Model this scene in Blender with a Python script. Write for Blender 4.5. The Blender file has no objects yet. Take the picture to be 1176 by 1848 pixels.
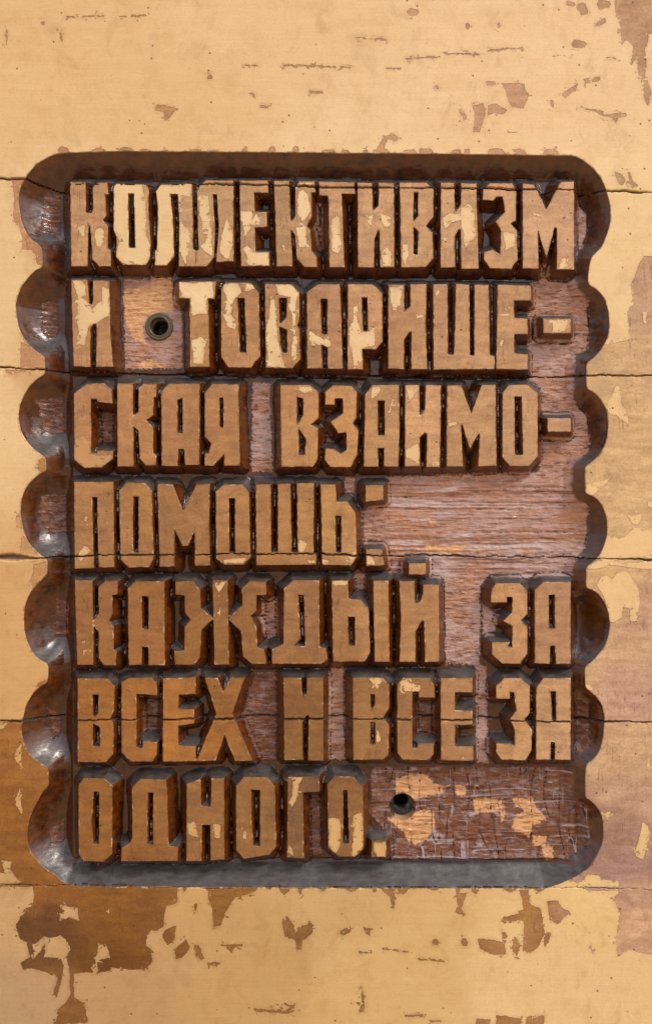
import bpy, math, random
import numpy as np
from mathutils import Vector

C = bpy.context.scene
# ------------------------------------------------------------------ units
S = 0.0005                       # metres per unit of the carving plan (0.5 mm)
CX, CY = 588.0, 924.0            # plan point opposite the camera
XL, XR, YT, YB = -520.0, 1700.0, -500.0, 2240.0   # panel edges in plan units
CAMD = 1600.0                    # camera distance in plan units
def W(x, y, h=0.0):              # plan -> metres (h: height above the face, negative = carved in)
    return ((x - CX) * S, -h * S, (YB - y) * S)

# ------------------------------------------------------------------ camera
cam = bpy.data.cameras.new("camera")
co = bpy.data.objects.new("camera", cam); C.collection.objects.link(co)
co.location = W(CX, CY, CAMD)
co.rotation_euler = (math.radians(90), 0, 0)
cam.sensor_fit = 'VERTICAL'; cam.sensor_height = 24
cam.lens = 24 * CAMD / 1848.0
cam.clip_start = 0.01; cam.clip_end = 100
C.camera = co

# ------------------------------------------------------------------ light
SUN = Vector((0.56, -0.40, 0.72)).normalized()
world = bpy.data.worlds.new("World"); C.world = world; world.use_nodes = True
wn, wl = world.node_tree.nodes, world.node_tree.links
wn.clear()
sky = wn.new('ShaderNodeTexSky'); sky.sky_type = 'NISHITA'; sky.sun_disc = False
sky.sun_elevation = math.asin(SUN.z); sky.sun_rotation = math.atan2(SUN.x, SUN.y)
sky.air_density = 1.0; sky.dust_density = 4.0; sky.ozone_density = 1.0
hs = wn.new('ShaderNodeHueSaturation'); hs.inputs['Saturation'].default_value = 0.8
wl.new(sky.outputs[0], hs.inputs['Color'])
b1 = wn.new('ShaderNodeBackground'); b1.inputs[1].default_value = 0.15
tc = wn.new('ShaderNodeTexCoord'); sx = wn.new('ShaderNodeSeparateXYZ'); wl.new(tc.outputs['Generated'], sx.inputs[0])
ov = wn.new('ShaderNodeMapRange'); ov.inputs[1].default_value = 0; ov.inputs[2].default_value = 1; ov.inputs[3].default_value = 1.6; ov.inputs[4].default_value = 4.8
wl.new(sx.outputs[2], ov.inputs[0])
oc = wn.new('ShaderNodeVectorMath'); oc.operation = 'SCALE'; oc.inputs[0].default_value = (.86, .97, 1.06); wl.new(ov.outputs[0], oc.inputs['Scale'])
om_ = wn.new('ShaderNodeMix'); om_.data_type = 'RGBA'; om_.inputs[0].default_value = .62
wl.new(hs.outputs[0], om_.inputs[6]); wl.new(oc.outputs[0], om_.inputs[7]); wl.new(om_.outputs[2], b1.inputs[0])
b2 = wn.new('ShaderNodeBackground'); b2.inputs[0].default_value = (0.44, 0.29, 0.175, 1); b2.inputs[1].default_value = 0.85
mr = wn.new('ShaderNodeMapRange'); mr.inputs[1].default_value = -0.05; mr.inputs[2].default_value = 0.16
wl.new(sx.outputs[2], mr.inputs[0])
mx = wn.new('ShaderNodeMixShader'); wl.new(mr.outputs[0], mx.inputs[0])
wl.new(b2.outputs[0], mx.inputs[1]); wl.new(b1.outputs[0], mx.inputs[2])
wo = wn.new('ShaderNodeOutputWorld'); wl.new(mx.outputs[0], wo.inputs[0])
sl = bpy.data.lights.new("sun", 'SUN'); sl.energy = 0.75; sl.angle = math.radians(14); sl.color = (1.0, 0.95, 0.88)
so = bpy.data.objects.new("sun", sl); C.collection.objects.link(so)
so.rotation_euler = (-SUN).to_track_quat('-Z', 'Y').to_euler()
C.view_settings.view_transform = 'Standard'; C.view_settings.look = 'None'
C.view_settings.exposure = 1.06; C.view_settings.gamma = 1.0

# ------------------------------------------------------------------ plan data
X0 = {'A': 100, 'B': 350, 'C': 600, 'D': 850}
Y0 = {'1': 300, '2': 490, '3': 670, '4': 845, '5': 1010, '6': 1200, '7': 1375}
def P(tile, s):
    """'u,v u,v' in survey-tile units -> plan points"""
    ox, oy, k = (X0[tile[0]], Y0[tile[1]], 3.92) if tile else (0, 0, 1)
    a = np.array([[float(q) for q in p.split(',')] for p in s.split()])
    a = a / k; a[:, 0] += ox; a[:, 1] += oy
    return a
# letter, tile, outline ; counters (| holes)   -- several outlines joined with +
LETTERS = [
('К','A1',"108,112 210,115 212,330 255,335 268,300 268,145 300,118 365,118 373,195 350,198 358,345 333,382 370,425 368,580 388,598 390,705 310,705 265,655 250,430 230,398 225,705 115,705 112,400"),
('О','A1',"415,150 430,125 640,130 658,160 655,300 672,560 668,650 640,695 480,695 432,640 435,500 415,450|512,190 558,190 568,580 518,580"),
('Л','A1',"715,175 745,132 965,125 970,585 990,600 990,705 875,705 880,400 868,195 810,195 832,420 838,640 785,700 705,700 708,598 720,590 728,300"),
('Л','B1',"25,180 45,140 85,102 275,102 278,670 160,672 178,430 165,195 130,195 145,420 140,640 88,705 18,705 18,600 35,590"),
('Е','B1',"325,102 520,102 522,185 422,185 428,325 512,325 512,425 425,430 432,605 530,608 532,705 335,705 330,400"),
('К','B1',"567,103 670,105 680,400 705,375 718,350 718,145 745,108 850,106 855,180 828,185 830,350 795,420 820,455 828,600 865,640 867,710 780,710 730,650 718,490 682,440 692,705 587,705 575,300"),
('Т','B1',"885,110 1128,115 1135,195 1040,190 1062,712 960,712 952,205 888,205"),
('И','C1',"178,118 275,120 282,320 325,280 330,190 325,118 430,120 432,712 340,712 332,450 320,452 292,510 290,712 180,712"),
('В','C1',"475,118 660,118 710,165 708,355 655,425 702,470 710,650 655,712 487,712 482,400|572,178 608,182 605,350 575,390 565,385|570,420 608,460 602,628 568,625"),
('И','C1',"768,118 855,120 862,330 890,300 910,265 910,122 1012,125 1020,420 1028,722 910,722 908,450 890,440 860,490 862,712 765,715"),
('З','D1',"82,235 85,165 130,122 285,122 315,165 312,380 272,402 318,455 325,660 278,725 132,718 92,660 92,608 150,590 205,625 215,460 175,390 240,325 222,210 175,215 155,240"),
('М','D1',"365,125 440,130 530,312 620,130 635,112 722,110 724,727 605,727 608,440 587,425 530,640 468,435 472,722 365,720"),
('И','A2',"115,60 225,60 238,235 262,235 270,200 270,62 380,68 385,400 405,672 290,672 295,370 270,365 245,400 245,672 132,668"),
('Т','A2',"875,75 1135,72 1122,190 1078,190 1088,672 955,672 952,188 880,185"),
('О','B2',"195,125 225,80 400,82 455,150 465,600 405,675 245,675 195,605|305,185 360,185 372,575 322,575"),
('В','B2',"505,88 690,92 742,150 740,355 725,380 742,410 748,620 695,682 510,680|600,185 660,185 655,320 620,370 600,365|600,385 660,410 662,578 618,578 605,470"),
('А','B2',"800,150 870,95 1028,90 1050,685 948,685 945,535 898,515 905,682 802,682|892,188 945,190 945,445 900,445"),
('Р','C2',"110,92 280,92 348,155 350,495 305,548 207,545 212,690 108,690|202,180 248,180 252,425 210,425"),
('И','C2',"395,95 500,95 505,290 550,245 552,90 660,92 655,400 665,688 557,690 560,420 540,425 502,480 500,688 395,685"),
('Щ','C2',"712,95 808,90 812,590 858,590 868,350 872,90 963,95 968,595 1003,595 1005,95 1100,95 1108,595 1142,600 1142,688 715,690"),
('Е','D2',"187,95 418,100 420,205 300,203 300,330 395,335 395,440 300,440 300,580 395,588 395,690 178,688"),
('-','D2',"508,335 700,335 700,435 510,435"),
('С','A3',"135,155 225,90 345,88 395,130 400,225 300,215 295,195 248,195 252,580 295,585 300,565 405,565 405,620 325,680 205,682 135,625"),
('К','A3',"440,88 545,88 548,320 590,290 592,120 625,90 715,92 710,180 692,185 690,310 640,345 690,400 690,580 712,600 708,662 640,664 600,615 590,420 548,385 552,672 442,672"),
('А','A3',"750,145 800,92 1018,90 1015,660 920,660 912,550 868,550 862,668 755,668|860,200 902,185 902,440 862,440"),
('Я','B3',"78,155 130,92 312,95 322,665 215,665 218,570 200,600 135,665 78,665 78,585 105,580 125,510 78,460|178,185 210,185 210,400 180,400"),
('В','B3',"612,100 815,100 878,150 878,330 820,380 875,405 870,620 840,672 620,675|725,178 775,190 775,305 735,375 725,370|738,395 795,480 785,595 738,595"),
('З','B3',"930,235 930,145 985,102 1110,105 1148,150 1145,325 1120,370 1158,420 1150,590 1105,675 965,675 925,625 930,550 990,552 1035,590 1080,560 1082,430 1020,435 970,360 1055,300 1055,190 995,190 990,235"),
('А','C3',"232,165 280,102 465,98 470,400 460,672 365,672 365,540 318,542 320,672 222,672|315,205 370,205 370,455 318,458"),
('И','C3',"515,100 608,100 612,330 655,270 658,100 762,102 760,400 752,675 665,675 668,440 650,430 612,470 615,670 512,672"),
('М','C3',"810,102 905,102 980,310 1055,100 1148,98 1155,665 1030,672 1042,415 970,540 915,370 905,380 918,672 808,672"),
('О','D3',"222,155 265,100 395,98 465,155 465,600 405,668 275,668 222,605|302,175 358,178 368,595 305,595"),
('-','D3',"540,335 700,335 700,425 542,425"),
('П','A4',"135,100 408,98 415,698 310,698 300,400 300,205 258,200 262,450 272,705 140,708"),
('О','A4',"452,160 500,105 630,108 680,160 692,640 662,698 520,700 465,645|548,198 592,198 590,600 548,600"),
('М','A4',"725,115 828,118 905,312 995,120 1090,112 1085,400 1090,685 990,688 988,425 935,545 900,548 840,420 838,692 740,695"),
('О','B4',"155,165 215,118 340,118 388,175 395,630 350,680 210,680 160,640|245,210 292,210 292,605 248,605"),
('Щ','B4',"440,120 540,118 542,595 595,595 595,115 680,110 688,600 735,600 730,110 845,110 842,600 862,615 862,680 442,685"),
('Ь','B4',"895,118 998,118 1003,240 1080,240 1138,315 1148,630 1108,685 908,680 905,400|995,335 1045,335 1042,600 1002,600"),
(':','C4',"235,125 355,122 355,220 235,235"),
(':','C4',"238,578 345,575 362,685 240,688"),
('К','A5',"140,150 260,150 265,440 300,400 310,370 308,195 355,155 438,155 438,245 402,250 402,385 378,435 410,475 410,640 432,655 425,745 345,745 310,700 308,510 268,460 265,742 158,742"),
('А','A5',"515,205 570,155 770,155 770,745 662,745 660,615 610,612 608,742 522,745|610,255 662,258 662,495 612,495"),
('Ж','B5',"-128,160 -10,155 42,215 45,345 134,415 50,500 40,690 0,742 -132,740 -135,650 -65,645 -65,480 -20,425 -62,370 -65,250 -130,245+135,150 235,150 240,400 245,740 147,740 140,400+250,410 345,320 340,205 395,155 505,160 508,248 440,250 438,365 395,400 440,475 445,625 495,635 510,735 410,735 350,685 335,510 248,425"),
('Д','B5',"637,210 700,150 882,150 885,620 930,630 942,705 895,735 555,735 552,635 635,600|735,248 778,248 790,615 700,615 750,560"),
('Ы','C5',"-5,150 108,150 110,278 200,290 252,350 262,655 225,718 5,720|105,403 160,403 162,612 110,612+288,152 392,152 400,720 300,720"),
('Й','C5',"472,155 575,155 580,320 620,300 640,240 640,180 748,180 750,720 655,722 648,430 630,430 582,510 582,722 475,722 485,400+540,30 655,30 655,103 540,103"),
('З','D5',"140,300 145,215 175,170 340,170 392,220 392,385 345,430 392,475 392,665 345,735 220,732 148,670 148,590 270,585 255,620 292,620 292,470 230,435 290,375 292,262 250,262 248,300"),
('А','D5',"450,215 510,160 700,160 698,735 600,735 592,605 555,608 552,735 450,730|545,248 592,245 592,490 548,490"),
('В','A6',"160,100 365,100 418,155 412,320 385,380 410,420 408,630 355,688 162,685|262,208 308,208 305,340 280,378 262,360|262,410 318,440 318,580 262,580"),
('С','A6',"470,125 520,95 680,95 715,140 718,215 615,205 572,205 572,590 620,592 620,545 718,548 715,635 685,682 535,682 470,620"),
('Е','A6',"765,98 990,92 990,205 868,208 868,315 980,318 980,412 868,430 868,572 990,578 990,680 762,682"),
('Х','B6',"80,95 165,95 205,200 260,92 355,95 268,345 410,675 292,678 215,490 152,675 20,680 160,345"),
('И','B6',"635,95 755,95 765,235 800,200 800,95 910,95 912,675 808,675 815,350 790,360 762,410 768,672 640,672"),
('В','C6',"145,95 345,92 398,140 395,310 355,370 395,430 390,640 355,668 148,670|262,205 300,205 300,280 270,345|265,400 302,405 302,565 265,570"),
('С','C6',"458,140 495,95 685,95 715,140 718,230 612,228 612,188 562,188 560,590 600,592 605,560 712,562 710,630 680,670 495,670 460,620"),
('Е','C6',"765,98 988,95 988,192 862,192 862,325 985,328 985,420 862,425 862,580 992,580 992,675 768,672"),
('З','D6',"175,235 178,150 232,97 350,97 410,150 410,340 370,385 425,460 422,605 380,672 215,668 178,615 178,560 275,560 305,575 310,460 275,385 320,325 302,190 272,190 270,238"),
('А','D6',"460,165 510,97 700,95 698,672 592,668 592,545 560,542 558,668 460,668|557,185 600,185 602,395 570,400"),
('О','A7',"165,170 200,120 345,122 402,175 400,650 340,705 205,702 168,655|270,210 312,210 312,585 268,585 255,400"),
('Д','A7',"545,185 600,125 780,130 785,180 800,600 865,605 862,700 468,702 470,610 530,575 545,540|650,215 695,215 692,590 650,590"),
('Н','A7',"930,160 1025,125 1028,315 1100,325 1105,120 1190,120 1192,690 1100,695 1098,445 1035,445 1030,700 930,700"),
('О','B7',"300,170 355,112 515,112 570,180 578,600 530,655 355,685 300,625|402,195 470,198 468,600 418,598 405,400"),
('Г','B7',"665,110 880,108 885,210 768,215 775,680 660,675"),
('О','C7',"-35,160 15,105 145,108 210,180 218,610 160,670 45,668 -30,610|72,200 105,198 118,580 72,585"),
('.','C7',"280,565 378,560 378,675 275,672"),
]
RECESS = P('', "200,272 109,275.5 95,279 76.5,288 65,296 53,309.5 44,323 36.5,338 32,355 34,376 38,400 46,420 58,434.5 73,444 75.7,454 76.5,483 64.6,486 51,500 39,515 31,536 27,550 28,558 30,577 35,598 46,616 61,632 80,643 81,667 80,676 68,682 51,698 41,717 34,734 33,757 37,778 48,797 63,814 82,825.5 83,850 75,852 59.5,864 44,882 38,904 36.6,930 41,955 49,977 63,994.5 78,1006 85,1011.5 85,1037 71,1049 54,1069 45,1088 42.5,1110 43,1130 46,1150 51,1163.6 59.5,1180.6 73,1192.5 87,1199 86,1231.6 73,1238 56,1255.5 46,1274 41,1298 37.5,1308 39,1328.6 46,1350.7 59.5,1369 75,1379 87,1386 87,1420 75,1430.6 65.5,1450 54,1473 48.5,1495 48.5,1517 54,1536 66,1553 82,1570 102,1580 116,1595 145,1601 400,1602 600,1603 800,1604 986,1604 1010,1596 1041,1582 1061,1568 1076,1546 1086.5,1524 1089,1499 1086.5,1473 1076,1454 1063,1442.5 1056,1440 1056,1400 1057,1381 1071,1371 1081.5,1357.5 1087,1337 1090,1313 1091.6,1296 1086.5,1272 1076,1257 1061,1245 1056,1240 1055,1209.5 1057,1203 1071,1192.5 1085,1175.5 1093,1162 1097.6,1150 1101,1129 1097.6,1105 1090,1085 1078,1069 1064,1062.6 1057.6,1059 1057,1023.5 1066,1018 1078,1008 1088,991 1095,969 1096,948.6 1093,926.5 1085,908 1074.6,897.6 1061,891.7 1056,889 1055,850 1056,842.5 1071,832 1086.5,815 1095,793 1098,767.7 1095,742 1086.5,723.5 1073,708 1058.5,701 1057.6,655.5 1071,647 1085,631.6 1095,613 1100,587.4 1098.5,563.6 1091.6,539 1078,522 1061,512.8 1061,496.6 1064,476 1068,462.6 1085,447 1095,423.5 1101,399.7 1102,376 1096.7,353.7 1091.6,335 1081.5,316 1068,301 1049,285.7 1034,279.8 976,279 800,277 600,275 400,273")
SEAMS = [P('', s) for s in (
 "-600,318 40,322 110,333 360,331 600,337 850,340 1090,343 1176,347 1800,352",
 "-600,655 0,663 80,666 110,668 300,672 600,674 1065,677 1176,677 1800,680",
 "-600,1003 0,1005 80,1007 140,1003 210,1002 400,1000 570,1000 640,1003 1080,1008 1176,1011 1800,1014",
 "-600,1300 45,1301 140,1300 300,1299 350,1298 650,1298 800,1299 1030,1303 1100,1302 1176,1303 1800,1306",
 "-600,1594 0,1597 140,1598.5 300,1602 600,1603 1050,1602.5 1176,1606 1800,1612")]
SCALL_L = [(275,450),(483,645),(672,828),(848,1012),(1037,1200),(1230,1388),(1420,1610)]
SCALL_R = [(275,478),(505,655),(700,845),(885,1024),(1058,1208),(1240,1384),(1440,1610)]

# lacquer map: '+' keeps pale lacquer, '-' where it has flaked to the tan layer
LAC = []
def lac(sign, tile, *ss):
    for s in ss: LAC.append((sign, P(tile, s)))
lac('-','',"282,189 297,190 322,197 305,214 298,218 296,203 282,200","904,150 945,151 953,170 944,196 921,193 912,165",
 "852,190 873,187 875,205 865,238 853,240 856,205","880,190 895,187 915,200 905,207 892,203 878,210","1012,170 1035,155 1042,148 1038,165 1018,178",
 "1051,143 1083,137 1080,145 1055,152","1041,195 1085,199 1090,207 1125,204 1134,209 1115,213 1110,224 1105,212 1085,208 1065,200",
 "1160,145 1168,145 1174,170 1167,192 1160,175","1107,5 1115,-30 1220,-30 1220,60 1170,60 1162,90 1164,105 1160,138 1150,136 1148,90 1140,118 1136,115 1142,82 1130,72 1120,80 1118,45 1108,20",
 "678,272 692,247 710,241 718,250 712,256 700,250 688,276",
 "1136,515 1150,480 1162,462 1800,462 1800,1725 1165,1722 1135,1712 1112,1728 1110,1690 1116,1650 1108,1625 1118,1606 1055,1606 1030,1590 1030,630 1098,622 1132,560 1142,540",
 "987,1627 1005,1625 1015,1640 1028,1645 1020,1652 1010,1665 1005,1668 990,1660",
 "936,1606 953,1606 955,1632 973,1638 978,1660 982,1685 970,1710 955,1720 943,1715 945,1680 943,1662 905,1662 910,1655 935,1650 945,1640",
 "862,1694 890,1697 910,1702 912,1722 890,1724 865,1712","905,1683 912,1683 912,1702 906,1702","923,1697 933,1692 938,1710 932,1725 924,1718",
 "985,1683 993,1683 990,1698 982,1710 980,1695","822,1612 842,1612 836,1625 832,1640 838,1648 832,1652 820,1645 825,1635","687,1600 712,1600 710,1640 707,1640 703,1620",
 "613,1685 622,1675 634,1674 632,1683 618,1688","654,1672 668,1675 668,1690 660,1685","651,1780 657,1800 656,1825 648,1830 650,1815 638,1810 652,1808",
 "895,1832 940,1838 935,1870 895,1870","950,1835 982,1833 980,1850 945,1852","858,1838 885,1840 880,1860 858,1850","775,1840 795,1843 775,1846",
 "-700,1304 100,1304 160,1600 60,1599 -700,1599",
 "60,1598 322,1598 318,1628 300,1636 294,1655 296,1672 283,1680 272,1678 262,1705 270,1710 275,1735 263,1748 200,1748 198,1720 190,1702 178,1706 168,1755 125,1757 122,1700 110,1690 80,1690 62,1705 35,1695 28,1672 45,1640 60,1635",
 "48,1698 58,1698 62,1730 75,1715 82,1702 80,1728 110,1728 115,1745 108,1780 103,1800 97,1795 105,1765 85,1755 60,1748 42,1750 38,1738 55,1728",
 "126,1755 134,1755 134,1800 150,1810 160,1845 100,1850 105,1822 120,1808 127,1795","175,1735 198,1728 200,1750 178,1755","296,1680 318,1670 315,1695 303,1706 293,1690",
 "315,1715 335,1695 343,1710 330,1728 318,1732","350,1706 358,1705 368,1730 362,1733","372,1738 395,1736 392,1743 375,1743","393,1704 438,1704 437,1708 424,1710 418,1720 408,1709",
 "375,1600 470,1600 445,1615 425,1620 405,1648 398,1672 385,1672 383,1640 376,1625","510,1660 518,1653 530,1670 533,1685 545,1670 560,1668 565,1680 555,1690 545,1698 540,1715 535,1712 532,1695 512,1690",
 "22,325 42,325 38,355 42,395 50,425 78,448 80,480 66,480 64,460 58,452 42,450 40,430 34,410 25,395 25,360","38,618 90,640 90,664 38,663","10,668 60,670 30,674 25,678 12,674",
 "30,930 40,930 46,956 30,952","38,980 42,965 66,998 84,1004 38,998","62,1018 92,1012 92,1038 60,1058 55,1050 60,1035","75,1230 92,1226 76,1240 65,1240 70,1232","68,850 71,830 92,822 92,852",
 "1108,310 1120,314 1128,325 1122,335 1115,332","1131,312 1136,310 1140,325 1150,335 1138,340 1134,325")
for (a,b,c,d,r) in [(121,31,137,32,1.2),(150,30,187,29,1.5),(216,30,228,30,1.2),(238,29,268,29,1.7),(440,118,466,118,1.3),(512,118,606,121,2),(615,121,631,122,1.5),(643,69,696,72,1.5),(733,107,792,103,1.6),(802,96,864,99,1.8),(879,92,944,86,1.6),(698,124,722,124,1.3),(1095,104,1112,106,1),(470,193,484,193,1.8),(561,167,580,167,2.6),(915,239,930,238,1.2),
  (690,1712,735,1718,1.5),(755,1731,800,1735,1.5),(648,1719,668,1719,1.5),(732,1833,762,1834,1.8),(460,1822,520,1828,2.6),(513,1812,530,1815,2),(530,1815,518,1825,2),(518,1826,540,1824,1.5),(1120,1555,1150,1560,2),
  (741,22,749,22,7),(843,46,843,50,4),(899,45,899,49,3),(787,157,788,158,3.5),(880,151,890,151,4),(1036,80,1050,80,7),(1080,43,1088,38,5),(1046,12,1054,20,7),(1083,8,1093,8,8),(1024,6,1032,8,5),(995,184,995,192,3.5),(833,203,838,212,4),
  (785,1700,786,1700,6),(836,1698,838,1702,6),(1068,1711,1069,1714,5),(354,1633,352,1642,3),(379,139,380,141,4),(76,41,77,41,2),(1002,100,1030,101,1),(455,170,458,174,3),(110,60,112,75,1.5),(12,55,13,80,1.6)]:
    n = np.array([-(d-b), c-a], float); L = np.hypot(*n) or 1; n = n / L * r; t = np.array([c-a, d-b], float) / L * r
    p, q = np.array([a, b], float), np.array([c, d], float)
    LAC.append(('-', np.array([p+n-t*.4, p-t, p-n-t*.3, q-n*.7+t*.5, q+t, q+n*.8+t*.4])))
rs = random.Random(5)
x = 105
while x < 1000:                                         # small flakes along the upper rim
    w = rs.uniform(8, 34); h = rs.uniform(2, 9) * (0.5 if rs.random() < .5 else 1)
    LAC.append(('-', np.array([(x-2, 280), (x, 273-h*.5), (x+w*.3, 272-h), (x+w*.7, 272-h*.7), (x+w, 280)]))); x += w + rs.uniform(2, 40)
x = 330
while x < 1000:                                         # and under the lower rim
    w = rs.uniform(6, 26); h = rs.uniform(3, 12)
    LAC.append(('-', np.array([(x-2, 1596), (x, 1602+h*.5), (x+w*.4, 1603+h), (x+w*.8, 1603+h*.5), (x+w, 1596)]))); x += w + rs.uniform(8, 50)
lac('+','',"1100,545 1128,545 1135,600 1140,615 1120,615 1107,622 1100,605","1110,695 1118,700 1120,725 1128,740 1133,755 1134,772 1126,760 1110,750 1100,748 1092,735 1098,720 1104,710",
 "1055,874 1068,872 1085,868 1102,862 1088,878 1075,890 1065,895 1055,888","1132,930 1158,928 1155,942 1148,948 1140,945",
 "1138,950 1150,950 1158,958 1176,952 1800,950 1800,1010 1080,1010 1088,985 1094,965 1105,972 1118,973 1135,965",
 "1075,1055 1085,1040 1095,1037 1105,1045 1118,1030 1130,1032 1140,1045 1150,1060 1154,1085 1148,1122 1138,1123 1135,1100 1124,1095 1122,1115 1105,1125 1098,1120 1094,1095 1085,1070 1078,1060",
 "1052,1014 1800,1014 1800,1020 1140,1024 1100,1020 1060,1026","1052,1235 1062,1235 1070,1244 1060,1248","1158,1482 1168,1490 1173,1505 1165,1530 1160,1552 1145,1545 1150,1520 1155,1500",
 "1090,1468 1102,1463 1095,1481","1060,1578 1080,1580 1085,1587 1115,1590 1116,1602 1035,1600 1050,1588","1158,563 1166,562 1166,590 1160,580","1166,905 1178,905 1178,918 1168,915",
 "38,1343 39.5,1343 39.5,1385 30,1375 27,1360 32,1348","37,1420 40,1470 30,1455 28,1442 33,1430","3,1553 20,1555 20,1570 30,1585 40,1592 20,1596 -60,1596 -20,1578 8,1575","-20,1305 15,1305 5,1316 -20,1317",
 "108,1632 140,1640 143,1662 125,1656 108,1662","1165,1378 1172,1375 1174,1388 1168,1390","190,1645 197,1642 198,1650")
lac('+','A1',"155,430 200,415 212,425 210,495 170,490","285,450 320,430 345,460 345,520 310,595 290,560 278,500","405,115 610,120 635,250 640,450 675,560 670,640 645,700 490,690 435,640 450,520 405,440","705,122 968,122 960,215 895,215 885,240 890,400 950,480 940,600 915,702 880,600 840,620 790,705 700,700 700,600 715,590")
lac('+','B1',"45,215 100,210 110,330 120,450 130,630 125,640 60,590 45,570 110,485 45,480 60,470 105,455 60,430 40,340","230,365 270,460 275,560 245,665 190,620 180,590 205,460","330,315 415,318 410,380 440,340 465,380 460,410 410,415 385,470 360,495 345,420 330,380","345,580 375,565 435,610 532,615 532,705 375,700 375,640","740,180 770,165 810,210 825,320 770,390 735,340 730,240","720,430 790,430 795,560 775,575 740,565","975,370 1005,345 1030,370 1040,580 1020,615 975,600","740,118 845,112 840,130 745,132","626,555 640,560 638,600 630,600")
lac('+','C1',"250,365 285,335 275,430 252,400","335,340 405,360 405,430 380,440 345,400","345,620 380,575 415,610 410,705 355,708","495,555 530,555 540,620 515,700 490,650","775,370 850,320 860,345 905,335 915,380 840,400 790,450","905,300 960,260 1000,310 1005,500 940,580 920,520 930,480 905,430","780,505 810,505 800,530 780,525")
lac('+','D1',"220,460 310,480 305,560 240,600 230,520","430,325 500,345 490,360 440,345","630,660 660,650 672,670 685,630 690,727 620,727")
lac('+','A2',"125,65 180,70 215,100 210,200 260,265 330,210 330,110 382,110 382,310 300,360 240,385 205,525 150,520 165,420 150,340 160,200","880,80 1115,80 1120,185 1070,195 1075,300 1010,300 970,320 955,190 885,180","965,480 1030,460 1065,500 1045,655 975,650")
lac('+','B2',"200,100 260,82 310,90 335,150 290,190 260,300 295,370 290,410 240,390 205,310 235,200","570,90 690,95 740,150 720,200 725,620 700,640 690,600 700,450 665,240 680,180 600,165","540,200 570,195 580,300 590,500 620,600 650,680 515,680 515,380 530,320","820,420 880,460 960,490 970,530 880,520 830,520 805,470","365,90 410,90 440,120 360,140")
lac('+','C2',"145,250 175,245 180,360 205,430 250,430 280,390 300,400 300,520 210,550 205,640 150,680 140,580 115,500 125,380 150,330","400,110 490,110 480,230 430,280 415,240","585,305 640,308 640,325 590,335","740,130 760,110 740,170 722,170")
lac('+','D2',"560,345 685,345 670,390 650,430 565,430 580,400","205,225 265,275 250,280","210,300 270,300 265,315 210,320","205,490 230,480 220,530 200,530")
lac('+','A3',"135,480 200,460 245,500 252,580 300,600 400,590 402,620 325,680 205,680 130,620")
lac('+','B3',"740,110 830,110 840,140 800,165 750,145")
lac('+','C3',"280,115 340,115 330,150 275,200","415,195 435,200 405,295 392,290","520,115 605,140 540,215","515,550 600,510 625,570 610,660 570,630 515,605","700,640 750,640 750,670 690,665","815,365 880,350 870,385 820,390")
lac('+','A4',"210,340 230,350 215,385 205,370","175,590 205,545 240,570 240,600 210,620 180,665 150,625")
lac('+','B4',"740,505 800,530 775,590 745,595","800,650 858,650 855,675 805,672","1065,640 1140,585 1145,620 1110,675","905,640 955,650 950,680 905,678","210,648 370,635 350,672 215,672")
lac('+','C4',"240,610 285,640 300,685 240,680")
lac('+','A5',"180,585 215,570 210,590","195,635 230,635 200,675")
lac('+','B5',"150,160 230,155 215,180 180,235 150,190","165,385 190,340 185,390","978,150 1085,150 1080,185 978,180","740,195 755,185 748,205")
lac('+','C6',"255,95 345,95 345,120 310,165 295,140","480,115 550,95 575,140 620,145 615,185 505,185 500,150 480,150","310,450 330,500 340,540 310,545","870,660 930,650 925,672")
lac('+','A7',"930,430 990,440 1010,535 940,510")
lac('+','B7',"135,435 190,450 185,540 145,540","350,490 375,500 365,550 348,540","690,110 770,110 740,160 735,240 695,318 670,290 690,240 700,160","665,590 700,620 700,665 662,640","950,400 1030,400 1040,450 1030,600 1000,645 950,590 955,500")
lac('+','C7',"145,380 200,360 215,420 215,610 160,672 130,665 140,590","285,570 375,565 375,672 320,672 290,630")

def flo(s, t=''):                       # points seen on the sunk floor -> true plan points
    a = P(t, s) if isinstance(s, str) else s
    c = np.array([CX, CY]); return c + (a - c) * (CAMD + 26) / CAMD
RAW = [flo(s) for s in ("957,508 1035,506 1060,545 1064,600 1058,632 1035,645 1033,720 1060,750 1064,790 1060,815 1035,840 1035,880 1060,915 1062,960 1055,990 1035,1010 1030,1045 880,1042 868,1060 866,1200 803,1200 800,1045 700,1035 698,860 973,850 974,700 955,690 950,640 950,520",
 "650,920 702,898 705,1040 675,1010 655,990","455,690 488,690 492,852 452,852","223,503 310,503 328,560 330,665 224,667","855,1200 878,1200 881,1378 857,1378",
 "567,363 582,365 582,450 575,455 562,415","1040,365 1060,385 1060,420 1050,450 1040,450","880,1095 900,1110 890,1150 872,1150 868,1090","972,470 990,470 990,510 970,510","620,860 640,862 640,890 622,890",
 "637,1035 660,1035 658,1065 640,1062","592,1205 620,1205 624,1372 592,1372",
 "460,1085 500,1078 500,1150 478,1152 465,1110")]
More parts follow.
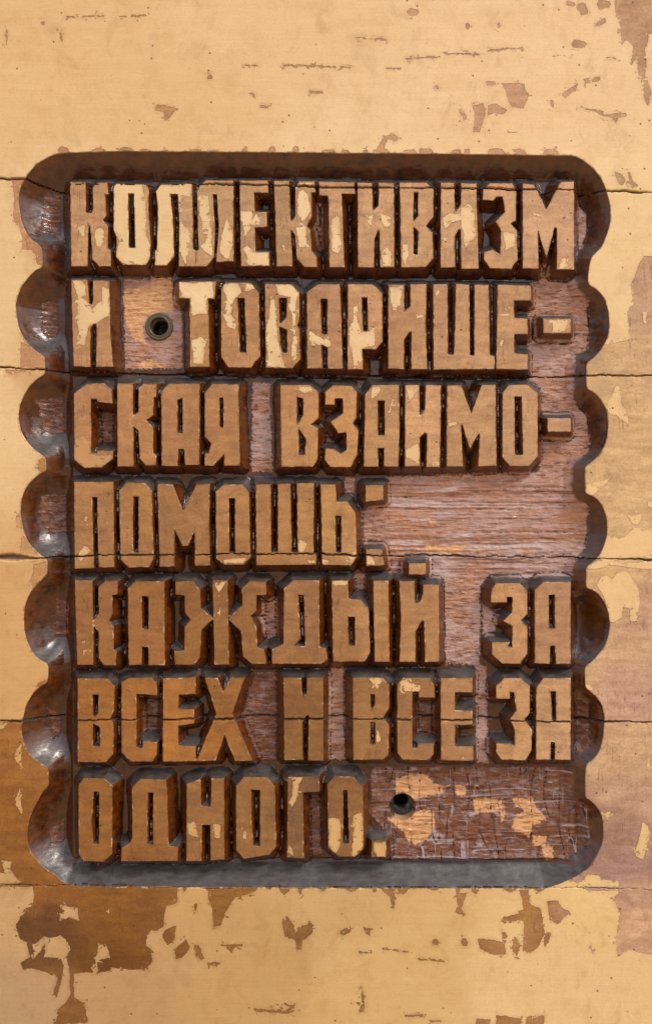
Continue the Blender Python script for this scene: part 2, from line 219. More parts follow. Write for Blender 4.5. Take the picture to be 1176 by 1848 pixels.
BROWN = [flo(s) for s in ("670,1384 1035,1384 1060,1440 1064,1520 1020,1550 706,1554 692,1500 668,1470","456,1212 500,1212 500,1370 470,1372 438,1290","1038,1375 1060,1385 1060,1180 1040,1180 1038,1375","182,745 207,745 207,800 182,798","258,1266 288,1266 288,1320 258,1320","570,730 600,720 600,810 575,808","750,1265 785,1265 785,1325 752,1325","470,1085 500,1075 505,1150 478,1150","560,1440 580,1440 580,1545 560,1545","78,350 105,340 105,420 75,415","72,545 100,540 102,600 85,610 74,590","68,725 110,715 112,780 75,782","75,895 115,890 115,960 85,965 70,930","98,1080 120,1090 120,1150 95,1150","85,1280 105,1300 105,1330 92,1335","88,1500 112,1480 112,1520 92,1525")]
BARE = [flo(s) for s in ("222,522 270,515 275,500 308,500 312,545 312,562 285,565 262,572 258,600 262,620 240,610 226,575 222,540","250,655 270,648 300,662 250,667","713,1408 740,1397 770,1400 782,1412 800,1420 800,1432 755,1440 745,1450 730,1430 715,1432",
 "700,1478 760,1463 783,1465 784,1490 770,1515 755,1524 735,1520 728,1500 710,1488","822,1418 841,1418 841,1436 824,1436","852,1443 898,1440 900,1465 856,1468","925,1440 962,1441 965,1455 985,1480 960,1490 955,1512 922,1495 925,1478 945,1462 928,1455",
 "960,1510 985,1510 985,1528 962,1528","978,1528 998,1528 998,1552 980,1552","772,938 785,938 785,948 773,948","765,985 840,985 830,1000 770,998","905,1440 912,1470 905,1485 900,1450")]

# ------------------------------------------------------------------ numeric helpers
def densify(p, step, amp, seed):
    r = np.random.RandomState(seed); out = []
    for i in range(len(p)):
        a, b = p[i], p[(i+1) % len(p)]; n = max(1, int(np.hypot(*(b-a)) / step))
        for k in range(n):
            q = a + (b-a)*k/n
            out.append(q + (r.randn(2)*amp if k else r.randn(2)*amp*0.6))
    return np.array(out)
def poly_sd(p, X, Y):
    """positive inside; also nearest boundary point"""
    best = np.full(X.shape, 1e18); bx = np.zeros_like(X); by = np.zeros_like(X); ins = np.zeros(X.shape, bool)
    n = len(p)
    for i in range(n):
        ax, ay = p[i]; cx, cy = p[(i+1) % n]; dx, dy = cx-ax, cy-ay
        t = np.clip(((X-ax)*dx + (Y-ay)*dy) / (dx*dx+dy*dy+1e-12), 0, 1)
        qx = ax+t*dx; qy = ay+t*dy; d = (X-qx)**2 + (Y-qy)**2
        m = d < best; best = np.where(m, d, best); bx = np.where(m, qx, bx); by = np.where(m, qy, by)
        if ay != cy:
            ins ^= ((ay > Y) != (cy > Y)) & (X < (cx-ax)*(Y-ay)/(cy-ay) + ax)
    d = np.sqrt(best)
    return np.where(ins, d, -d), bx, by
def vnoise(x, y, seed):
    r = np.random.RandomState(seed); g = r.rand(256, 256)
    xi = np.floor(x).astype(int); yi = np.floor(y).astype(int); fx = x-xi; fy = y-yi
    fx = fx*fx*(3-2*fx); fy = fy*fy*(3-2*fy); xi &= 255; yi &= 255; x1 = (xi+1) & 255; y1 = (yi+1) & 255
    return ((g[yi, xi]*(1-fx)+g[yi, x1]*fx)*(1-fy) + (g[y1, xi]*(1-fx)+g[y1, x1]*fx)*fy)*2-1
def fbm(x, y, seed, o=3):
    v = 0; a = 1
    for k in range(o): v = v + a*vnoise(x, y, seed+k); x = x*2.03; y = y*2.03; a *= .5
    return v

# ------------------------------------------------------------------ grid
CELL = 1.55
def axis(a0, a, b, b1, lo, hi, cell, mid):
    return np.concatenate([np.linspace(lo, a0, 16)[:-1], np.arange(a0, a, mid), np.arange(a, b, cell), np.arange(b, b1, mid), np.linspace(b1, hi, 16)])
xs = axis(-6., 22., 1108., 1184., XL, XR, CELL, 2.6)
ys = axis(-6., 266., 1610., 1856., YT, YB, CELL, 2.4)
NX, NY = len(xs), len(ys)
GX, GY = np.meshgrid(xs, ys)                  # [row, col]
def window(p, pad):
    x0, y0 = p.min(0)-pad; x1, y1 = p.max(0)+pad
    i0, i1 = np.searchsorted(xs, [x0, x1]); j0, j1 = np.searchsorted(ys, [y0, y1])
    return slice(j0, j1), slice(i0, i1)
def mask_of(polys, pad=14, base=-14.0):
    m = np.full(GX.shape, base)
    for p in polys:
        w = window(p, pad); s, _, _ = poly_sd(p, GX[w], GY[w]); m[w] = np.maximum(m[w], s)
    return m

# recess
rec = densify(RECESS, 12, 0.0, 3)
for _ in range(2):
    nx_ = np.roll(rec, -1, 0); rec = np.stack([rec*.75+nx_*.25, rec*.25+nx_*.75], 1).reshape(-1, 2)
rec += 0.35*np.stack([vnoise(rec[:, 0]/16, rec[:, 1]/16, 5), vnoise(rec[:, 0]/16, rec[:, 1]/16, 6)], 1)
s_rec = np.full(GX.shape, -99.0); w = window(rec, 8)
s_, bx, by = poly_sd(rec, GX[w], GY[w]); s_rec[w] = s_
PX, PY = GX.copy(), GY.copy()
near = np.abs(s_) < CELL*0.62
tx, ty, ts = PX[w].copy(), PY[w].copy(), s_.copy()
tx[near] = bx[near]; ty[near] = by[near]; ts[near] = 0
PX[w] = tx; PY[w] = ty; s_rec[w] = ts

# letters
d_let = np.full(GX.shape, 99.0); id_let = np.full(GX.shape, -1)
for k, (ch, tile, spec) in enumerate(LETTERS):
    lx, ly = None, None
    polys, holes = [], []
    for piece in spec.split('+'):
        ring = piece.split('|'); polys.append((P(tile, ring[0]), [P(tile, h) for h in ring[1:]]))
    allp = np.vstack([p for p, _ in polys]); w = window(allp, 30); X, Y = GX[w], GY[w]
    dd = np.full(X.shape, 1e9); bX = np.zeros_like(X); bY = np.zeros_like(X)
    for q, (p, hs) in enumerate(polys):
        s, ax, ay = poly_sd(densify(p, 7, 0.26, 100*k+q), X, Y); d = -s
        for r, h in enumerate(hs):
            s2, cx, cy = poly_sd(densify(h, 7, 0.28, 7000+100*k+r), X, Y)
            m = s2 > d; d = np.where(m, s2, d); ax = np.where(m, cx, ax); ay = np.where(m, cy, ay)
        m = d < dd; dd = np.where(m, d, dd); bX = np.where(m, ax, bX); bY = np.where(m, ay, bY)
    near = np.abs(dd) < CELL*0.62
    tx, ty = PX[w].copy(), PY[w].copy(); tx[near] = bX[near]; ty[near] = bY[near]; PX[w] = tx; PY[w] = ty
    vx, vy = np.abs(X-bX), np.abs(Y-bY)
    octo = np.maximum(np.maximum(vx, vy), (vx+vy)*0.7071)
    dd = np.where(near, 0, np.where(dd > 0, octo, dd))
    cur = d_let[w]; m = dd < cur
    d_let[w] = np.where(m, dd, cur); id_let[w] = np.where(m, k, id_let[w])

# surface masks
lacm = np.full(GX.shape, 14.0)
lacm = np.where(s_rec > 1, -14.0, lacm)
for k, (sg, p) in enumerate(LAC):
    big = np.ptp(p[:, 0]) > 200 or np.ptp(p[:, 1]) > 120
    p2 = densify(p, 14 if big else 7, 1.6 if big else 0.7, 900+k); w = window(p2, 14)
    s, _, _ = poly_sd(p2, GX[w], GY[w])
    lacm[w] = np.maximum(lacm[w], s) if sg == '+' else np.minimum(lacm[w], -s)
rawm, brm, barem = mask_of(RAW), mask_of(BROWN), mask_of(BARE)

# ------------------------------------------------------------------ height field
D = 27.0
side = np.maximum(np.clip((124-GX)/16, 0, 1), np.clip((GX-1040)/14, 0, 1))*np.clip((GY-300)/30, 0, 1)
low = np.clip((GY-1560)/8, 0, 1)
ra = np.clip((rawm+5)/8, 0, 1); ba = np.clip((brm+5)/8, 0, 1)
bord = np.maximum(side, np.clip((318-GY)/10, 0, 1)); bord = np.maximum(bord, np.clip((GY-1558)/8, 0, 1))
FLOOR = 28 + 16*bord*(1-np.maximum(ra, ba*(1-side)))
t = np.clip(s_rec/(60 + 4*vnoise(GX/70, GY/70, 11)), 0, 1)
h_rec = -45*(1-(1-t)**(1.30+.45*side+.3*low))
h_rec = np.maximum(h_rec, -FLOOR)
facet = fbm(GX/30, GY/38, 21, 2)                       # faint gouge facets on the sloping border
h_rec += np.where(s_rec > 0, facet*0.8*np.clip(s_rec/12, 0, 1), 0)
dl = np.clip(d_let, 0, 99)
slope = 1.85 + .25*vnoise(GX/45, GY/45, 31)
h_let = -np.minimum(dl*slope, FLOOR) + np.where(dl > 0, 0.22*fbm(GX/9, GY/9, 33, 2)*np.clip(dl/3, 0, 1), 0)
H = np.where(s_rec <= 0, 0, np.maximum(h_rec, h_let))
deep = np.clip((-H-12)/8, 0, 1)
ra = np.clip((rawm+3)/6, 0, 1); ba = np.clip((brm+3)/6, 0, 1)
fib = fbm(GX/16, GY/3.2, 41, 3)
H += deep*(0.3*fbm(GX/10, GY/10, 43, 3))
H += ra*deep*(0.8*fib + 0.35*fbm(GX/4.5, GY/4.5, 45, 2))
r4 = np.clip((GY-862)/10, 0, 1)*np.clip((1045-GY)/10, 0, 1)*np.clip((GX-690)/20, 0, 1)
H += ra*deep*r4*(3.0*vnoise(GX/260, GY/10.5, 51)+1.2*vnoise(GX/200, GY/4.6, 52))
r7 = np.clip((GY-1384)/6, 0, 1)*np.clip((GX-668)/10, 0, 1)
cuts = np.abs(vnoise(GX/13 + 0.4*vnoise(GX/80, GY/60, 55), GY/60, 57))
H += ba*deep*r7*(2.4*vnoise(GX/140, GY/9.5, 53) - 2.0*np.exp(-(cuts/0.09)**2) + 0.8*fib)
H += ba*deep*(1-r7)*(1.3*fib)
wv = 0.25*vnoise(GX/22, GY/30, 301)
c7 = np.clip(1-np.abs(vnoise(GX/120+.3, GY/6.2+wv, 303))*6.5, 0, 1)*np.clip(.3+vnoise(GX/35, GY/9, 305)*1.5+.5, 0, 1)
c7v = np.clip(1-np.abs(vnoise(GX/9+wv, GY/50, 307))*6, 0, 1)*np.clip(vnoise(GX/20, GY/22, 309)*2.4+.2, 0, 1)
c4 = np.clip(1-np.abs(vnoise(GX/320, GY/9.5+wv*.6, 311))*5, 0, 1)*np.clip(.8+vnoise(GX/60, GY/9, 313)*1.3, 0, 1)
crest = np.maximum(np.maximum(c7, c7v*.9)*np.maximum(r7, .35*side)*ba, c4*r4*ra)*deep
H += crest*1.9
ch = vnoise(GX/22, GY/22, 61)                            # little torn chips
H += np.where((dl > 3) & (s_rec > 5), 0.5*np.abs(ch), 0)
# wood surface: barely wavy face
H += np.where(deep < .01, 0.18*fbm(GX/70, GY/16, 71, 2), 0)
# seams between the planks
lap = np.zeros_like(H)
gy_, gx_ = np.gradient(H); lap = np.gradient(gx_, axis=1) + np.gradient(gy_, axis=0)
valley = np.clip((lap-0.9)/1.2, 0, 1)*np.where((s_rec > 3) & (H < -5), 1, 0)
seam_d = np.full(GX.shape, 99.0)
for k, sp in enumerate(SEAMS):
    yy = np.interp(GX, sp[:, 0], sp[:, 1]) + 1.1*vnoise(GX/23, GX*0, 80+k)+0.9*vnoise(GX/6, GX*0, 90+k)
    wd = 1.35 + 1.0*vnoise(GX/38, GX*0+3.3, 84+k)
    wd = wd*np.where(H > -2, 1, 0.9)
    if k == 2: wd = wd + 5*np.exp(-((GX-22)/28)**2)
    if k == 1: wd = wd*np.where(GX > 1050, 0.6, 1.0)
    if k == 4: wd = wd*0.45
    if k in (0,): wd = wd*np.where((GX > 128) & (GX < 340), 0.25, 1)
    e = np.abs(GY-yy)/np.maximum(wd, .2)
    H -= (7.0 if k != 4 else 3)*np.exp(-e**4*0.8); seam_d = np.minimum(seam_d, e)
# bolt holes
holes = []
for (hx, hy, r, tone) in ((287.5, 589.5, 16.5, 0), (726., 1456.6, 24., 1)):
    c = flo(np.array([[hx, hy]]))[0]; holes.append((c[0], c[1], r*(CAMD+26)/CAMD))
id_hole = np.full(GX.shape, -1)
for k, (hx, hy, r) in enumerate(holes):
    dx, dy = PX-hx, PY-hy; rr = np.hypot(dx, dy); nr = np.abs(rr-r) < CELL*.6
    PX = np.where(nr, hx+dx*r/np.maximum(rr, 1), PX); PY = np.where(nr, hy+dy*r/np.maximum(rr, 1), PY)
    rr = np.where(nr, r, rr); ins = rr < r
    depth = np.clip((r-rr)/(3.0 if k == 0 else 8.0), 0, 1)*(45 if k == 0 else 22) + (np.clip((r*0.62-rr)/3, 0, 1)*40 if k == 1 else 0)
    if k == 1:
        rr2 = np.hypot(PX-hx+1, PY-hy+5)
        depth = np.clip((r-rr)/4.0, 0, 1)*24 + np.clip((13.5-rr2)/2.5, 0, 1)*45
    H = np.where(ins, H-depth, H); id_hole = np.where(rr <= r, k, id_hole)

# ------------------------------------------------------------------ colour of the layers
def lin(c): c = np.array(c, float)/255; return np.where(c <= .04045, c/12.92, ((c+.055)/1.055)**2.4)
def idw(pts, p=2.2):
    num = np.zeros(GX.shape+(3,)); den = np.zeros(GX.shape)
    wx = 26*fbm(GX/55, GY/55, 101, 2); wy = 26*fbm(GX/55, GY/55, 105, 2)
    for x, y, c in pts:
        wt = 1/(((GX+wx-x)**2+(GY+wy-y)**2)/1e4+0.08)**p
        num += wt[..., None]*lin(c); den += wt
    return num/den[..., None]
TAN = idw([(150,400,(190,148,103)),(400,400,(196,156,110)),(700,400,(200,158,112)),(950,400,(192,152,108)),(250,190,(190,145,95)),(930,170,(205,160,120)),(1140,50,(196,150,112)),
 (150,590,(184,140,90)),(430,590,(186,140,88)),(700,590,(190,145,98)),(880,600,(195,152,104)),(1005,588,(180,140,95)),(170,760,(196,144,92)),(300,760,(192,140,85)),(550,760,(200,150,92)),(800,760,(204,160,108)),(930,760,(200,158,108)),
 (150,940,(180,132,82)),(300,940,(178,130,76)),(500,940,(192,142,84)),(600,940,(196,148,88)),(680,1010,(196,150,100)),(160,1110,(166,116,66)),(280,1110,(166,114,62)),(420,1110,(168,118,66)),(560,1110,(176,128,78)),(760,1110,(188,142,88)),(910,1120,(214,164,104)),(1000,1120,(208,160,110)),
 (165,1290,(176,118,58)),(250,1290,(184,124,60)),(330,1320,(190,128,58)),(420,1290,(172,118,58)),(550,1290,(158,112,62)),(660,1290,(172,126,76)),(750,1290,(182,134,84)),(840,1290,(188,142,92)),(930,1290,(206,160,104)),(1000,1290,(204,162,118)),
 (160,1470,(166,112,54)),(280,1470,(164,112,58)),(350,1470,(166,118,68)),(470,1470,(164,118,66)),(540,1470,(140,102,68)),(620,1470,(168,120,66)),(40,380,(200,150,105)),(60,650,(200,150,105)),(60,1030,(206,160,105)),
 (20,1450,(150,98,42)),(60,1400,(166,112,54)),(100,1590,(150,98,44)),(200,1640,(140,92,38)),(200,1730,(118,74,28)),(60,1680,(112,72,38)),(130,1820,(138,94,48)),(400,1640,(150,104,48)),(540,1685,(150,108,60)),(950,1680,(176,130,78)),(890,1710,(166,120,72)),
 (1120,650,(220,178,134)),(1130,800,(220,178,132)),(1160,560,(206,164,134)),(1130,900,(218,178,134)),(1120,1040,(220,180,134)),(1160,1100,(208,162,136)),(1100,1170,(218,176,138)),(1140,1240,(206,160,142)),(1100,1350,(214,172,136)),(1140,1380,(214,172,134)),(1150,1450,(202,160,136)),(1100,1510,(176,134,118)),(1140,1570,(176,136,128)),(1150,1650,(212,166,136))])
tone_ = np.random.RandomState(8).uniform(.86, 1.06, len(LETTERS)+1); hue_ = np.random.RandomState(9).uniform(-.03, .03, len(LETTERS)+1)
kk = np.where((id_let >= 0) & (d_let < 3), id_let, len(LETTERS)); tone_[-1] = 1.; hue_[-1] = 0
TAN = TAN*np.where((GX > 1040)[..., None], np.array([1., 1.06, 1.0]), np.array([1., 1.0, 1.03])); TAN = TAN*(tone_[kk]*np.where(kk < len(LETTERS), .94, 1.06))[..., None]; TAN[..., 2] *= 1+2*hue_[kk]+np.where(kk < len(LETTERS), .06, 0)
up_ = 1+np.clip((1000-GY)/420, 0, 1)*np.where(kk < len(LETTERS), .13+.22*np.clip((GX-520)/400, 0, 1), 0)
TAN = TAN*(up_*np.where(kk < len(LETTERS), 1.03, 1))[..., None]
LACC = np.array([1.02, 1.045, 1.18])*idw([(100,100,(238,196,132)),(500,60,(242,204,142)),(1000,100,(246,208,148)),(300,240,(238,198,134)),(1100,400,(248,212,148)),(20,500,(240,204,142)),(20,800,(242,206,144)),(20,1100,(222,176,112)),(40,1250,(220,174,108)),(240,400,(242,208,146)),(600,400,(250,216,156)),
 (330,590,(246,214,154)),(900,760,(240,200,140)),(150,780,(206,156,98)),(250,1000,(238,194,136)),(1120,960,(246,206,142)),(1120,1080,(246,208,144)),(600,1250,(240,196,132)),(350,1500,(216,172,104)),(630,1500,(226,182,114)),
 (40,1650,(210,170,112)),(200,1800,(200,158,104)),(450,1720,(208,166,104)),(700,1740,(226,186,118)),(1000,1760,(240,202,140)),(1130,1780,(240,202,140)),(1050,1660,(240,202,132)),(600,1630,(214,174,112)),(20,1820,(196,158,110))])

# ------------------------------------------------------------------ material
mat = bpy.data.materials.new("lacquered_carved_wood"); mat.use_nodes = True
nt = mat.node_tree; N, L = nt.nodes, nt.links; N.clear()
def node(t, **kw):
    n = N.new(t)
    for k, v in kw.items(): setattr(n, k, v)
    return n
def setin(n, i, v):
    if hasattr(v, 'is_linked') or isinstance(v, bpy.types.NodeSocket): L.new(v, n.inputs[i])
    else: n.inputs[i].default_value = v
def M(op, a, b=None, c=None, clamp=False):
    n = node('ShaderNodeMath', operation=op); n.use_clamp = clamp
    setin(n, 0, a)
    if b is not None: setin(n, 1, b)
    if c is not None: setin(n, 2, c)
    return n.outputs[0]
def R(v, a, b, c=0., d=1., smooth=False):
    n = node('ShaderNodeMapRange'); n.interpolation_type = 'SMOOTHSTEP' if smooth else 'LINEAR'
    for i, q in enumerate((v, a, b, c, d)): setin(n, i, q)
    return n.outputs[0]
def MIX(f, a, b, mode='MIX'):
    n = node('ShaderNodeMix', data_type='RGBA', blend_type=mode)
    setin(n, 0, f)
    for i, q in ((6, a), (7, b)):
        if isinstance(q, tuple): q = (*q, 1) if len(q) == 3 else q
        setin(n, i, q)
    return n.outputs[2]
def ATT(name, out=2): return node('ShaderNodeAttribute', attribute_name=name).outputs[out]
geo = node('ShaderNodeNewGeometry')
def noise(sx_, sy_, detail=4., rough=.55, w=0., dist=0.):
    mp = node('ShaderNodeMapping'); mp.inputs['Scale'].default_value = (1/(S*sx_), 1/(S*max(sx_, sy_)), 1/(S*sy_)); mp.inputs['Location'].default_value = (w, w*.7, w*1.3)
    L.new(geo.outputs['Position'], mp.inputs[0])
    n = node('ShaderNodeTexNoise'); n.inputs['Scale'].default_value = 1; n.inputs['Detail'].default_value = detail; n.inputs['Roughness'].default_value = rough; n.inputs['Distortion'].default_value = dist
    L.new(mp.outputs[0], n.inputs['Vector']); return n.outputs[0]
def voro(sx_, sy_, feat='F1', w=0., rnd=1.):
    mp = node('ShaderNodeMapping'); mp.inputs['Scale'].default_value = (1/(S*sx_), 1/(S*max(sx_, sy_)), 1/(S*sy_)); mp.inputs['Location'].default_value = (w, 0, w)
    L.new(geo.outputs['Position'], mp.inputs[0])
    n = node('ShaderNodeTexVoronoi', feature=feat); n.inputs['Scale'].default_value = 1; n.inputs['Randomness'].default_value = rnd
    L.new(mp.outputs[0], n.inputs['Vector']); return n
lacA, dep, rawA, brA, bareA, seamA = (ATT(a) for a in ('lacquer', 'depth', 'raw', 'scraped', 'bare', 'seam'))
tanC, lacC = ATT('tan_colour', 0), ATT('lacquer_colour', 0)
edge_n = M('SUBTRACT', noise(6, 6, 3), .5)
edge_f = M('SUBTRACT', noise(2.2, 2.2, 2, w=3), .5)
punch = M('MULTIPLY', M('MULTIPLY', R(noise(11, 8, 4, .65, w=91, dist=.5), .60, .68), 16), R(lacA, 11, 4))
lacA = M('SUBTRACT', lacA, punch)
lacA = M('ADD', lacA, M('MULTIPLY', M('MULTIPLY', R(noise(13, 10, 4, .65, w=95, dist=.5), .62, .69), 12), R(lacA, -10, -4)))
lacv = M('ADD', lacA, M('ADD', M('MULTIPLY', edge_n, 5.0), M('MULTIPLY', edge_f, 2.6)))
lac_m = R(lacv, -.35, .35)
grain = noise(120, 2.6, 5, .6); grain2 = noise(60, 13, 5, .65, w=7); fine = noise(4.5, 3.5, 3, .6, w=83); mott = noise(38, 38, 5, .6, w=2, dist=.6); big = noise(190, 120, 3, .5, w=5)
diag = noise(7, 60, 3, .6, w=9)
# pale lacquer
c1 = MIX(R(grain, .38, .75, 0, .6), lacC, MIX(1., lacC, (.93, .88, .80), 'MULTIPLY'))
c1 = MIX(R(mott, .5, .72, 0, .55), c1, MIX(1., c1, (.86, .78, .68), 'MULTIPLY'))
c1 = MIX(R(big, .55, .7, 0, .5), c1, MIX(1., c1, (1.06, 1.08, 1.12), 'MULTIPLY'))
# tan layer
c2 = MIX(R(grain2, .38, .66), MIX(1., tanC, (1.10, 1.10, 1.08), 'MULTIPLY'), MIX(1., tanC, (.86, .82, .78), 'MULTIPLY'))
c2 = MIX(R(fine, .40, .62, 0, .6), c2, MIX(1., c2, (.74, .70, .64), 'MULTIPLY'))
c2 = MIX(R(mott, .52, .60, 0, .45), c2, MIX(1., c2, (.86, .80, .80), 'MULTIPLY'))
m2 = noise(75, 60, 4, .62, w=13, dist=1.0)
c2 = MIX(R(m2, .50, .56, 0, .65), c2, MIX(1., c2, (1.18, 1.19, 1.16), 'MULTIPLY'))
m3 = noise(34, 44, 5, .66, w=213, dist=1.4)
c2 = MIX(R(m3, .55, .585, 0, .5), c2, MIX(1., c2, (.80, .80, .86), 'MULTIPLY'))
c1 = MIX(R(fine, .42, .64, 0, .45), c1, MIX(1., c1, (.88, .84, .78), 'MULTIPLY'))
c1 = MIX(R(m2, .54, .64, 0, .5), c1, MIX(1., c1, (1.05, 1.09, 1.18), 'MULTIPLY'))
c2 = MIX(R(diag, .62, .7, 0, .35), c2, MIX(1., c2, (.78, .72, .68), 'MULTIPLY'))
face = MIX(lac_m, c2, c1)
# soft stain round the flaked areas, dark line at the lifted edge, worn letter edges
stain = M('MULTIPLY', R(lacv, 7.5, .5), R(noise(24, 24, 4, .6, w=71), .42, .62))
face = MIX(M('MULTIPLY', M('MULTIPLY', stain, lac_m), .38), face, tanC)
eline = R(M('ABSOLUTE', M('ADD', lacv, .35)), .75, .1)
face = MIX(M('MULTIPLY', eline, R(noise(30, 30, 3, w=73), .35, .6, .12, .5)), face, (.17, .085, .035))
face = MIX(1., face, (.77, .76, .765), 'MULTIPLY')
edA = ATT('edge')
eg = M('MULTIPLY', R(M('ADD', edA, M('MULTIPLY', edge_f, 3.)), 2.2, .6), R(noise(13, 13, 4, .7, w=75), .47, .58))
face = MIX(M('MULTIPLY', eg, .6), face, (.13, .06, .025))
eh = M('MULTIPLY', R(M('ADD', edA, M('MULTIPLY', edge_f, 2.)), 1.9, .7), R(noise(17, 17, 4, .7, w=77), .56, .62))
face = MIX(M('MULTIPLY', eh, .55), face, (.62, .47, .31))
grime = noise(46, 70, 5, .66, w=79, dist=.8)
face = MIX(R(grime, .56, .74, 0, .45), face, MIX(1., face, (.62, .56, .52), 'MULTIPLY'))
# specks and pin holes
vs = voro(26, 26, w=4); sp_r = noise(60, 60, 2, w=21)
speck = M('MULTIPLY', R(vs.outputs['Distance'], .085, .055), R(sp_r, .44, .5))
vs2 = voro(11, 9, w=8); speck2 = M('MULTIPLY', R(vs2.outputs['Distance'], .12, .07), R(noise(90, 90, 3, w=31), .54, .62))
face = MIX(M('MULTIPLY', speck, .75), face, (.07, .035, .015))
face = MIX(M('MULTIPLY', speck2, .45), face, (.16, .09, .045))
# fine hair cracks in the old layer (vertical checks)
hc = noise(5.5, 75, 3, .5, w=2, dist=.2)
hair = M('MULTIPLY', R(M('ABSOLUTE', M('SUBTRACT', hc, .60)), .012, .003), R(noise(60, 60, 3, w=41), .54, .62))
hair = M('MULTIPLY', hair, M('SUBTRACT', 1, M('MULTIPLY', lac_m, .75)))
face = MIX(M('MULTIPLY', hair, .5), face, (.14, .07, .04))
# carved, dark varnished wood
cv = noise(16, 12, 5, .65, w=6)
dark = MIX(R(cv, .35, .7), (.028, .0065, .0012), (.125, .030, .0035))
dark = MIX(R(noise(50, 50, 3, w=12), .45, .7, 0, .7), dark, (.105, .034, .005))
# pinkish raw torn floor
rn = noise(20, 6.5, 6, .7, w=8)
sawA = ATT('saw')
def fmix(f, a, b):
    n = node('ShaderNodeMix', data_type='FLOAT'); setin(n, 0, f); setin(n, 2, a); setin(n, 3, b); return n.outputs[0]
rn2 = fmix(sawA, noise(22, 5.5, 6, .72, w=29), noise(130, 4.2, 5, .7, w=28))
raw = MIX(R(rn, .36, .60), (.32, .14, .075), (.62, .36, .27))
raw = MIX(R(noise(90, 26, 4, .6, w=15), .42, .62, 0, .8), raw, (.60, .28, .13))
raw = MIX(R(rn2, .46, .38, 0, .9), raw, (.16, .055, .022))
raw = MIX(R(M('ADD', rn2, M('MULTIPLY', M('SUBTRACT', noise(80, 80, 3, w=33), .5), .7)), .48, .66, 0, .7), raw, (.64, .49, .49))  # lilac sky sheen on the fibres painted into the colour
rawm_ = R(M('ADD', rawA, M('ADD', M('MULTIPLY', edge_n, 12), M('MULTIPLY', edge_f, 9))), -1, 1.6)
br = MIX(R(rn, .36, .62), (.085, .024, .007), (.30, .095, .028))
br = MIX(R(M('MULTIPLY', rn2, noise(18, 12, 5, .7, w=51)), .25, .34, 0, .6), br, (.42, .31, .31))  # pale sheen of the glossy scraped floor, also put in as colour
brm_ = R(M('ADD', brA, M('MULTIPLY', edge_n, 12)), -1, 1.6)
bare_ = 0
bare = MIX(R(rn, .3, .65), (.58, .27, .10), (1.0, .60, .28))
barem_ = M('MULTIPLY', R(M('ADD', bareA, M('ADD', M('MULTIPLY', edge_n, 12), M('MULTIPLY', edge_f, 8))), -.5, .5), R(rn2, .37, .43, .25, 1))
crest_glint = R(M('ADD', ATT('crest'), M('MULTIPLY', edge_f, .7)), .25, .6)  # highlights along the ridge crests, painted as pale lines below
raw = MIX(M('MULTIPLY', crest_glint, .7), raw, (.74, .60, .58))
br = MIX(M('MULTIPLY', crest_glint, .75), br, (.56, .46, .50))
rawd_ = M('MULTIPLY', M('MAXIMUM', rawm_, brm_), R(dep, 15, 21))
carv = MIX(brm_, dark, br); carv = MIX(rawm_, carv, raw)
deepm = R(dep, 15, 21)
carv = MIX(deepm, dark, carv)
carv = MIX(M('MULTIPLY', barem_, deepm), carv, bare)
cm = R(M('ADD', dep, M('MULTIPLY', edge_f, .8)), .75, 1.5)
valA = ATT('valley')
glint_m = M('MULTIPLY', R(M('ADD', valA, M('MULTIPLY', edge_f, .5)), .55, .85), R(M('ADD', noise(20, 20, 4, .7, w=61), M('MULTIPLY', edge_f, .25)), .54, .60))
carv = MIX(M('MULTIPLY', glint_m, .8), carv, (.50, .43, .43))  # broken white glints along the groove bottoms, painted in
crease_shade = M('MULTIPLY', R(valA, .02, .3), M('SUBTRACT', 1, glint_m))
carv = MIX(M('MULTIPLY', crease_shade, .88), carv, (.012, .005, .003))  # shade in the narrow creases painted near-black into the colour
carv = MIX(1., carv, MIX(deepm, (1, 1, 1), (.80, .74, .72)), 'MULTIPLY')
# grey dust and bloom lying on every carved surface that faces upwards
nz_ = node('ShaderNodeSeparateXYZ'); L.new(geo.outputs['Normal'], nz_.inputs[0])
dn = M('ADD', M('MULTIPLY', M('SUBTRACT', noise(30, 24, 4, .6, w=111), .5), .5), M('MULTIPLY', edge_f, .25))
dn = M('ADD', dn, M('MULTIPLY', M('SUBTRACT', noise(120, 9, 4, .65, w=117), .5), .35))
dust = R(M('ADD', nz_.outputs[2], dn), .36, .60, 0, 1, True)
dustc = MIX(R(noise(26, 9, 5, .72, w=113), .36, .66), (.026, .017, .011), (.072, .066, .063))
carv = MIX(M('MULTIPLY', dust, M('SUBTRACT', .88, M('MULTIPLY', M('MULTIPLY', rawd_, .6), 1.))), carv, dustc)
# sawn colour in the seams
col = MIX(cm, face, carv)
col = MIX(M('MULTIPLY', R(seamA, 1.3, .55), .88), col, MIX(R(noise(30, 8, 3), .4, .6), (.045, .022, .018), (.19, .12, .09)))
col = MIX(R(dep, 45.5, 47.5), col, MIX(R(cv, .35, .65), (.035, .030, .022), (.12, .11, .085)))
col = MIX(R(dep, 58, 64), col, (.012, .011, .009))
bs = node('ShaderNodeBsdfPrincipled'); L.new(col, bs.inputs['Base Color'])
rough_face = R(mott, .3, .7, .42, .6)
rough_carv = M('ADD', R(noise(9, 9, 3, w=44), .35, .7, .13, .30), M('MULTIPLY', M('MULTIPLY', rawm_, deepm), .04))
rg = node('ShaderNodeMix', data_type='FLOAT'); L.new(cm, rg.inputs[0]); L.new(rough_face, rg.inputs[2]); L.new(rough_carv, rg.inputs[3]); L.new(M('ADD', rg.outputs[0], M('MULTIPLY', M('MULTIPLY', dust, cm), .22)), bs.inputs['Roughness'])
